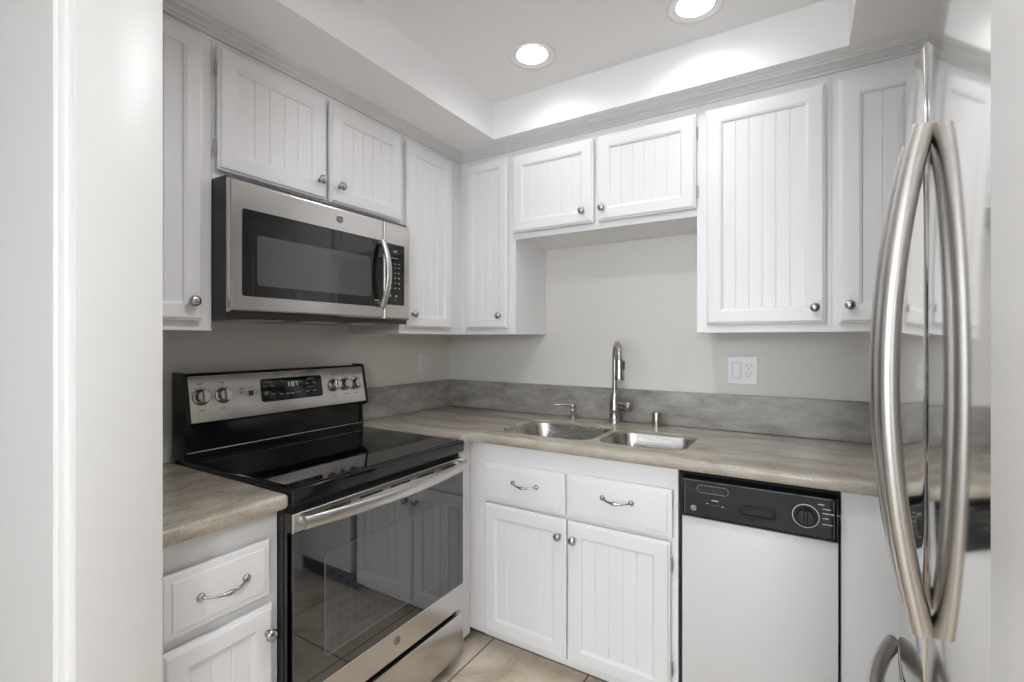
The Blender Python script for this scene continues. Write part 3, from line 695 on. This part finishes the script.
# ------------------------------------------------------------------ microwave
def make_microwave():
    y0, y1, z0, z1 = -1.5465, -0.797, 1.403, 1.800
    XF = 0.430
    t = thing('microwave', 'stainless steel over-the-range microwave under the short left cabinet', 'microwave', (0.2, (y0 + y1) / 2, 1.385))
    m = MB('L'); m.box(y0, y1 + .003, 0.003, 0.408, 1.388, 1.811, .003); m.build('case', M['gray'], t)
    m = MB('L')
    for k in range(3): m.box(y0 + .08 + k * .22, y0 + .24 + k * .22, .06, .33, 1.3835, 1.3875)
    m.build('grease_filter', M['steel'], t)
    ys = -0.944
    def front(name, a0, a1):
        m = MB('L'); m.rects(a0, a1, z0, z1, [(0, .409), (0, XF - .012), (.002, XF - .005), (.006, XF - .001), (.010, XF)]); return m.build(name, M['steel'], t, smooth=False)
    dr = front('door', y0, ys - .001); cp = front('control_panel', ys + .001, y1)
    m = MB('L'); m.rrects(-1.511, -0.950, 1.452, 1.716, .008, [(0, XF - .001), (0, XF + .0012), (.0012, XF + .002)]); build_sub(m, 'window_glass', M['mwglass'], dr, t, smooth=False)
    m = MB('L'); m.rrects(-1.466, -1.015, 1.487, 1.642, .010, [(0, XF + .001), (.0004, XF + .0026)]); build_sub(m, 'window_screen', M['mwscreen'], dr, t, smooth=False)
    m = MB('L'); n = 26; pts = []
    for i in range(n + 1):
        s = i / n; pts.append((-0.965 + .004 * math.sin(PI * s), XF + .012 + .034 * math.sin(PI * s) ** .8, 1.452 + .262 * s))
    m.tube(pts, .0105, 14, flat=(.8, 1.25)); 
    for zz in (1.462, 1.704): m.lathe((-0.965, XF + .001, zz), (0, 1, 0), [(.011, 0), (.011, .014)], 14)
    build_sub(m, 'handle', M['handle'], dr, t, angle=60)
    badge(t, dr, 'L', -1.158, XF + .0003, 1.757, .0150, M['nickel'], M['steel'], M['darkmark'])
    m = MB('L'); m.rrects(-0.936, -0.832, 1.463, 1.712, .005, [(0, XF - .001), (0, XF + .001), (.001, XF + .0016)]); pad = build_sub(m, 'touch_glass', M['glass'], cp, t, smooth=False)
    m = MB('L'); B = XF + .0019
    def dash(a, c, wd, hd): m.box(a - wd / 2, a + wd / 2, B - .0003, B, c - hd / 2, c + hd / 2)
    for r_ in range(4):
        for k in range(3): dash(-0.905 + k * .021, 1.595 - r_ * .021, .0065, .006)
    for k in range(3): dash(-0.907 + k * .022, 1.632, .012, .0035); dash(-0.907 + k * .022, 1.616, .010, .0035)
    dash(-0.895, 1.655, .050, .003); dash(-0.912, 1.500, .013, .010); dash(-0.880, 1.500, .013, .010); dash(-0.885, 1.483, .012, .003)
    m.build  # marks mesh
    o = m.build('lettering', M['markdim'], t, smooth=False); o.parent = cp
    o = text('1:07', 'L', -0.886, B, 1.682, .014, M['mark'], t, 'lettering'); o.parent = cp
    m = MB('L'); m.box(-0.995, -0.965 - .006, XF + .002, XF + .0024, 1.474, 1.4775); build_sub(m, 'lettering', M['mark'], dr, t)
make_microwave()

# ------------------------------------------------------------------ dishwasher
def make_dishwasher():
    x0, x1 = 1.499, 1.9565
    t = thing('dishwasher', 'slim white dishwasher with black control panel under the counter', 'dishwasher', (1.738, -0.32, 0))
    m = MB('B'); m.box(x0 + .002, x1 - .002, .03, .600, .02, .878, .002); m.build('tub', M['gap'], t)
    m = MB('B'); m.box(x0 + .016, x1 - .006, .600, .636, .110, .730, .003); m.build('door_panel', M['dwwhite'], t)
    m = MB('B'); m.box(x0 + .016, x1 - .014, .560, .590, .0, .104, .002); m.build('kick_plate', M['black'], t)
    m = MB('B'); m.rects(x0 + .017, x1 - .007, .734, .862, [(0, .600), (0, .645), (.003, .650), (.007, .651), (.009, .649)]); cp = m.build('control_panel', M['dwblack'], t, smooth=False)
    B = .649
    # thin outline
    m = MB('B'); m.tube([(p[0], B, p[1]) for p in rrect2(x0 + .028, x1 - .017, .742, .854, (.003,) * 4, 3)], .0005, 5, closed=True); build_sub(m, 'outline', M['markdim'], cp, t)
    # vent with pill outline and slanted slots
    m = MB('B'); m.tube([(p[0], B + .0006, p[1]) for p in rrect2(1.566, 1.660, .820, .844, (.0115,) * 4, 6)], .0010, 6, closed=True); build_sub(m, 'vent_outline', M['markdim'], cp, t)
    m = MB('B')
    for k in range(9):
        a = 1.575 + k * .0085; m.loops([[(a, B, .826), (a + .004, B, .826), (a + .007, B, .838), (a + .003, B, .838)], [(a, B + .0012, .826), (a + .004, B + .0012, .826), (a + .007, B + .0012, .838), (a + .003, B + .0012, .838)]])
    build_sub(m, 'vent_louvres', M['gray'], cp, t)
    badge(t, cp, 'B', 1.5545, B, .766, .0105, M['nickel'], M['black'], M['mark'])
    m = MB('B'); m.box(1.603, 1.636, B, B + .0035, .776, .788, .001); build_sub(m, 'slide_switch', M['black'], cp, t)
    m = MB('B')
    m.box(1.610, 1.630, B, B + .0006, .798, .8005); m.box(1.594, 1.600, B, B + .0006, .786, .7885); m.box(1.640, 1.646, B, B + .0006, .782, .7845)
    for k, (zz, w_) in enumerate(((.838, .022), (.826, .026), (.8135, .048), (.799, .020), (.782, .030))):
        m.box(1.912 - (.012 if k == 0 else 0), 1.912 + w_ - (.012 if k == 0 else 0) - .006, B, B + .0006, zz, zz + .0022)
    m.lathe((1.945, B, .8145), (0, 1, 0), [(.0035, 0), (.0035, .0006)], 12)
    build_sub(m, 'lettering', M['mark'], cp, t, smooth=False)
    # recessed latch
    m = MB('B'); m.rrects(1.690, 1.792, .766, .800, .004, [(0, B - .0005), (0, B + .004), (.002, B + .005), (.006, B + .005), (.008, B + .001)]); build_sub(m, 'latch', M['dwblack'], cp, t, angle=25)
    # dial
    m = MB('B'); m.lathe((1.870, B, .801), (0, 1, 0), [(.034, 0), (.034, .005), (.031, .008), (.029, .008), (.027, .006)], 36); dl = m.build('dial', M['black'], t, angle=40)
    m = MB('B'); m.tube(ringpts(1.870, .801, .0335, 36, B + .006), .0014, 8, closed=True); build_sub(m, 'dial_ring', M['mark'], dl, t)
    m = MB('B'); m.lathe((1.870, B + .005, .801), (0, 1, 0), [(.024, 0), (.022, .012), (.020, .014), (.001, .014)], 30); m.loops([[(1.865, B + .018, .779), (1.875, B + .018, .779), (1.875, B + .018, .823), (1.865, B + .018, .823)], [(1.867, B + .026, .782), (1.873, B + .026, .782), (1.873, B + .026, .820), (1.867, B + .026, .820)]]); build_sub(m, 'dial_grip', M['black'], dl, t, angle=40)
make_dishwasher()

# ------------------------------------------------------------------ refrigerator
def make_fridge():
    yc, hw = -1.374, 0.455; XG = 2.0250
    t = thing('refrigerator', 'tall stainless steel french-door refrigerator at the right edge', 'refrigerator', (2.4, yc, 0))
    m = MB(); m.box(2.125, 2.850, yc - hw + .004, yc + hw - .004, 0.03, 1.752, .004); m.build('case', M['side'], t)
    m = MB(); m.box(2.10, 2.125, yc - hw + .012, yc + hw - .012, 0.06, 1.74); m.build('gasket', M['gap'], t)
    def sx(y):                          # each door bulges, and the pair follows one shallow curve
        q = abs(y - yc); return XG + 0.030 * (q / hw) ** 2 - 0.009 * (1 - ((q - hw / 2) / (hw / 2)) ** 2)
    def slabY(ya, yb, z0, z1, name, r=.012):
        # plan outline: front curve between ya and yb with rounded corners, back at x=2.10
        pts = []; N = 60
        for k in range(N + 1):
            y = ya + (yb - ya) * k / N; d = min(y - ya, yb - y)
            off = 0 if d >= r else r - math.sqrt(max(r * r - (r - d) ** 2, 0)); pts.append((sx(y) + off, y))
        # denser corners
        extra = []
        for y_e, s in ((ya, 1), (yb, -1)):
            for q in (.0005, .0015, .003, .0055, .0085):
                y = y_e + s * q; extra.append((sx(y) + r - math.sqrt(max(r * r - (r - q) ** 2, 0)), y))
        allp = sorted(set(pts + extra), key=lambda p: p[1])
        poly = allp + [(2.098, yb), (2.098, ya)]
        cx = 2.06; cy = (ya + yb) / 2
        def ring(z, s): return [(x + (s if x < 2.09 else 0), y + (s if y < cy - .2 else (-s if y > cy + .2 else 0)) * .6, z) for x, y in poly]
        mb = MB(); mb.loops([ring(z0, .004), ring(z0 + .002, .0012), ring(z0 + .005, 0), ring(z1 - .005, 0), ring(z1 - .002, .0012), ring(z1, .004)])
        return mb.build(name, M['steel_v'], t, angle=35)
    dfar = slabY(yc + .004, yc + hw, 0.712, 1.772, 'door'); dnear = slabY(yc - hw, yc - .004, 0.712, 1.772, 'door')
    fz = slabY(yc - hw, yc + hw, 0.075, 0.692, 'freezer_drawer')
    m = MB(); m.box(2.07, 2.12, yc - hw + .02, yc + hw - .02, .01, .07); m.build('grille', M['black'], t)
    def vhandle(part, y):
        n = 36; pts = []; x0 = sx(y)
        for i in range(n + 1):
            s = i / n; pts.append((x0 - .009 - .040 * (1 - (2 * s - 1) ** 2), y, .904 + (1.622 - .904) * s))
        mb = MB(); rings = []
        # section: rounded bar, 26 mm deep and 34 mm wide, with a shallow ridge
        sec = []
        for k in range(20):
            q = 2 * PI * k / 20; sec.append((.0140 * math.copysign(abs(math.cos(q)) ** .75, math.cos(q)), .0185 * math.copysign(abs(math.sin(q)) ** .75, math.sin(q))))
        sec = [(a * (0.86 if abs(b) < .005 and a < 0 else 1), b) for a, b in sec]
        for i, p in enumerate(pts):
            q0, q1 = pts[max(i - 1, 0)], pts[min(i + 1, n)]
            tv = Vector((q1[0] - q0[0], 0, q1[2] - q0[2])).normalized(); nx = Vector((tv.z, 0, -tv.x))
            rings.append([tuple(Vector(p) + nx * a + Vector((0, b, 0))) for a, b in sec])
        mb.loops(rings); build_sub(mb, 'handle', M['handle'], part, t, angle=40)
    vhandle(dfar, yc + .042); vhandle(dnear, yc - .047)
    n = 36; rings = []; mb = MB()
    for i in range(n + 1):
        s = i / n; y = yc - .385 + .77 * s; x = sx(y) - .012 - .036 * (1 - abs(2 * s - 1) ** 2.4)
        s2 = s + .01; y2 = yc - .385 + .77 * s2; x2 = sx(y2) - .012 - .036 * (1 - abs(2 * s2 - 1) ** 2.4)
        tv = Vector((x2 - x, y2 - y, 0)).normalized(); nx = Vector((tv.y, -tv.x, 0))
        rings.append([tuple(Vector((x, y, .658)) + nx * .014 * math.cos(2 * PI * k / 16) + Vector((0, 0, 0.020 * math.sin(2 * PI * k / 16)))) for k in range(16)])
    mb.loops(rings); build_sub(mb, 'handle', M['handle'], fz, t, angle=60)
    for yy in (yc - hw + .05, yc + hw - .05):
        MB().box(2.06, 2.20, yy - .03, yy + .03, 1.7725, 1.790, .004).build('hinge_cover', M['side'], t)
    for yy in (yc - hw + .06, yc + hw - .06):
        for xx in (2.18, 2.78): MB().lathe((xx, yy, 0), (0, 0, 1), [(.02, 0), (.02, .01), (.012, .014), (.012, .04)], 14).build('foot', M['black'], t)
make_fridge()
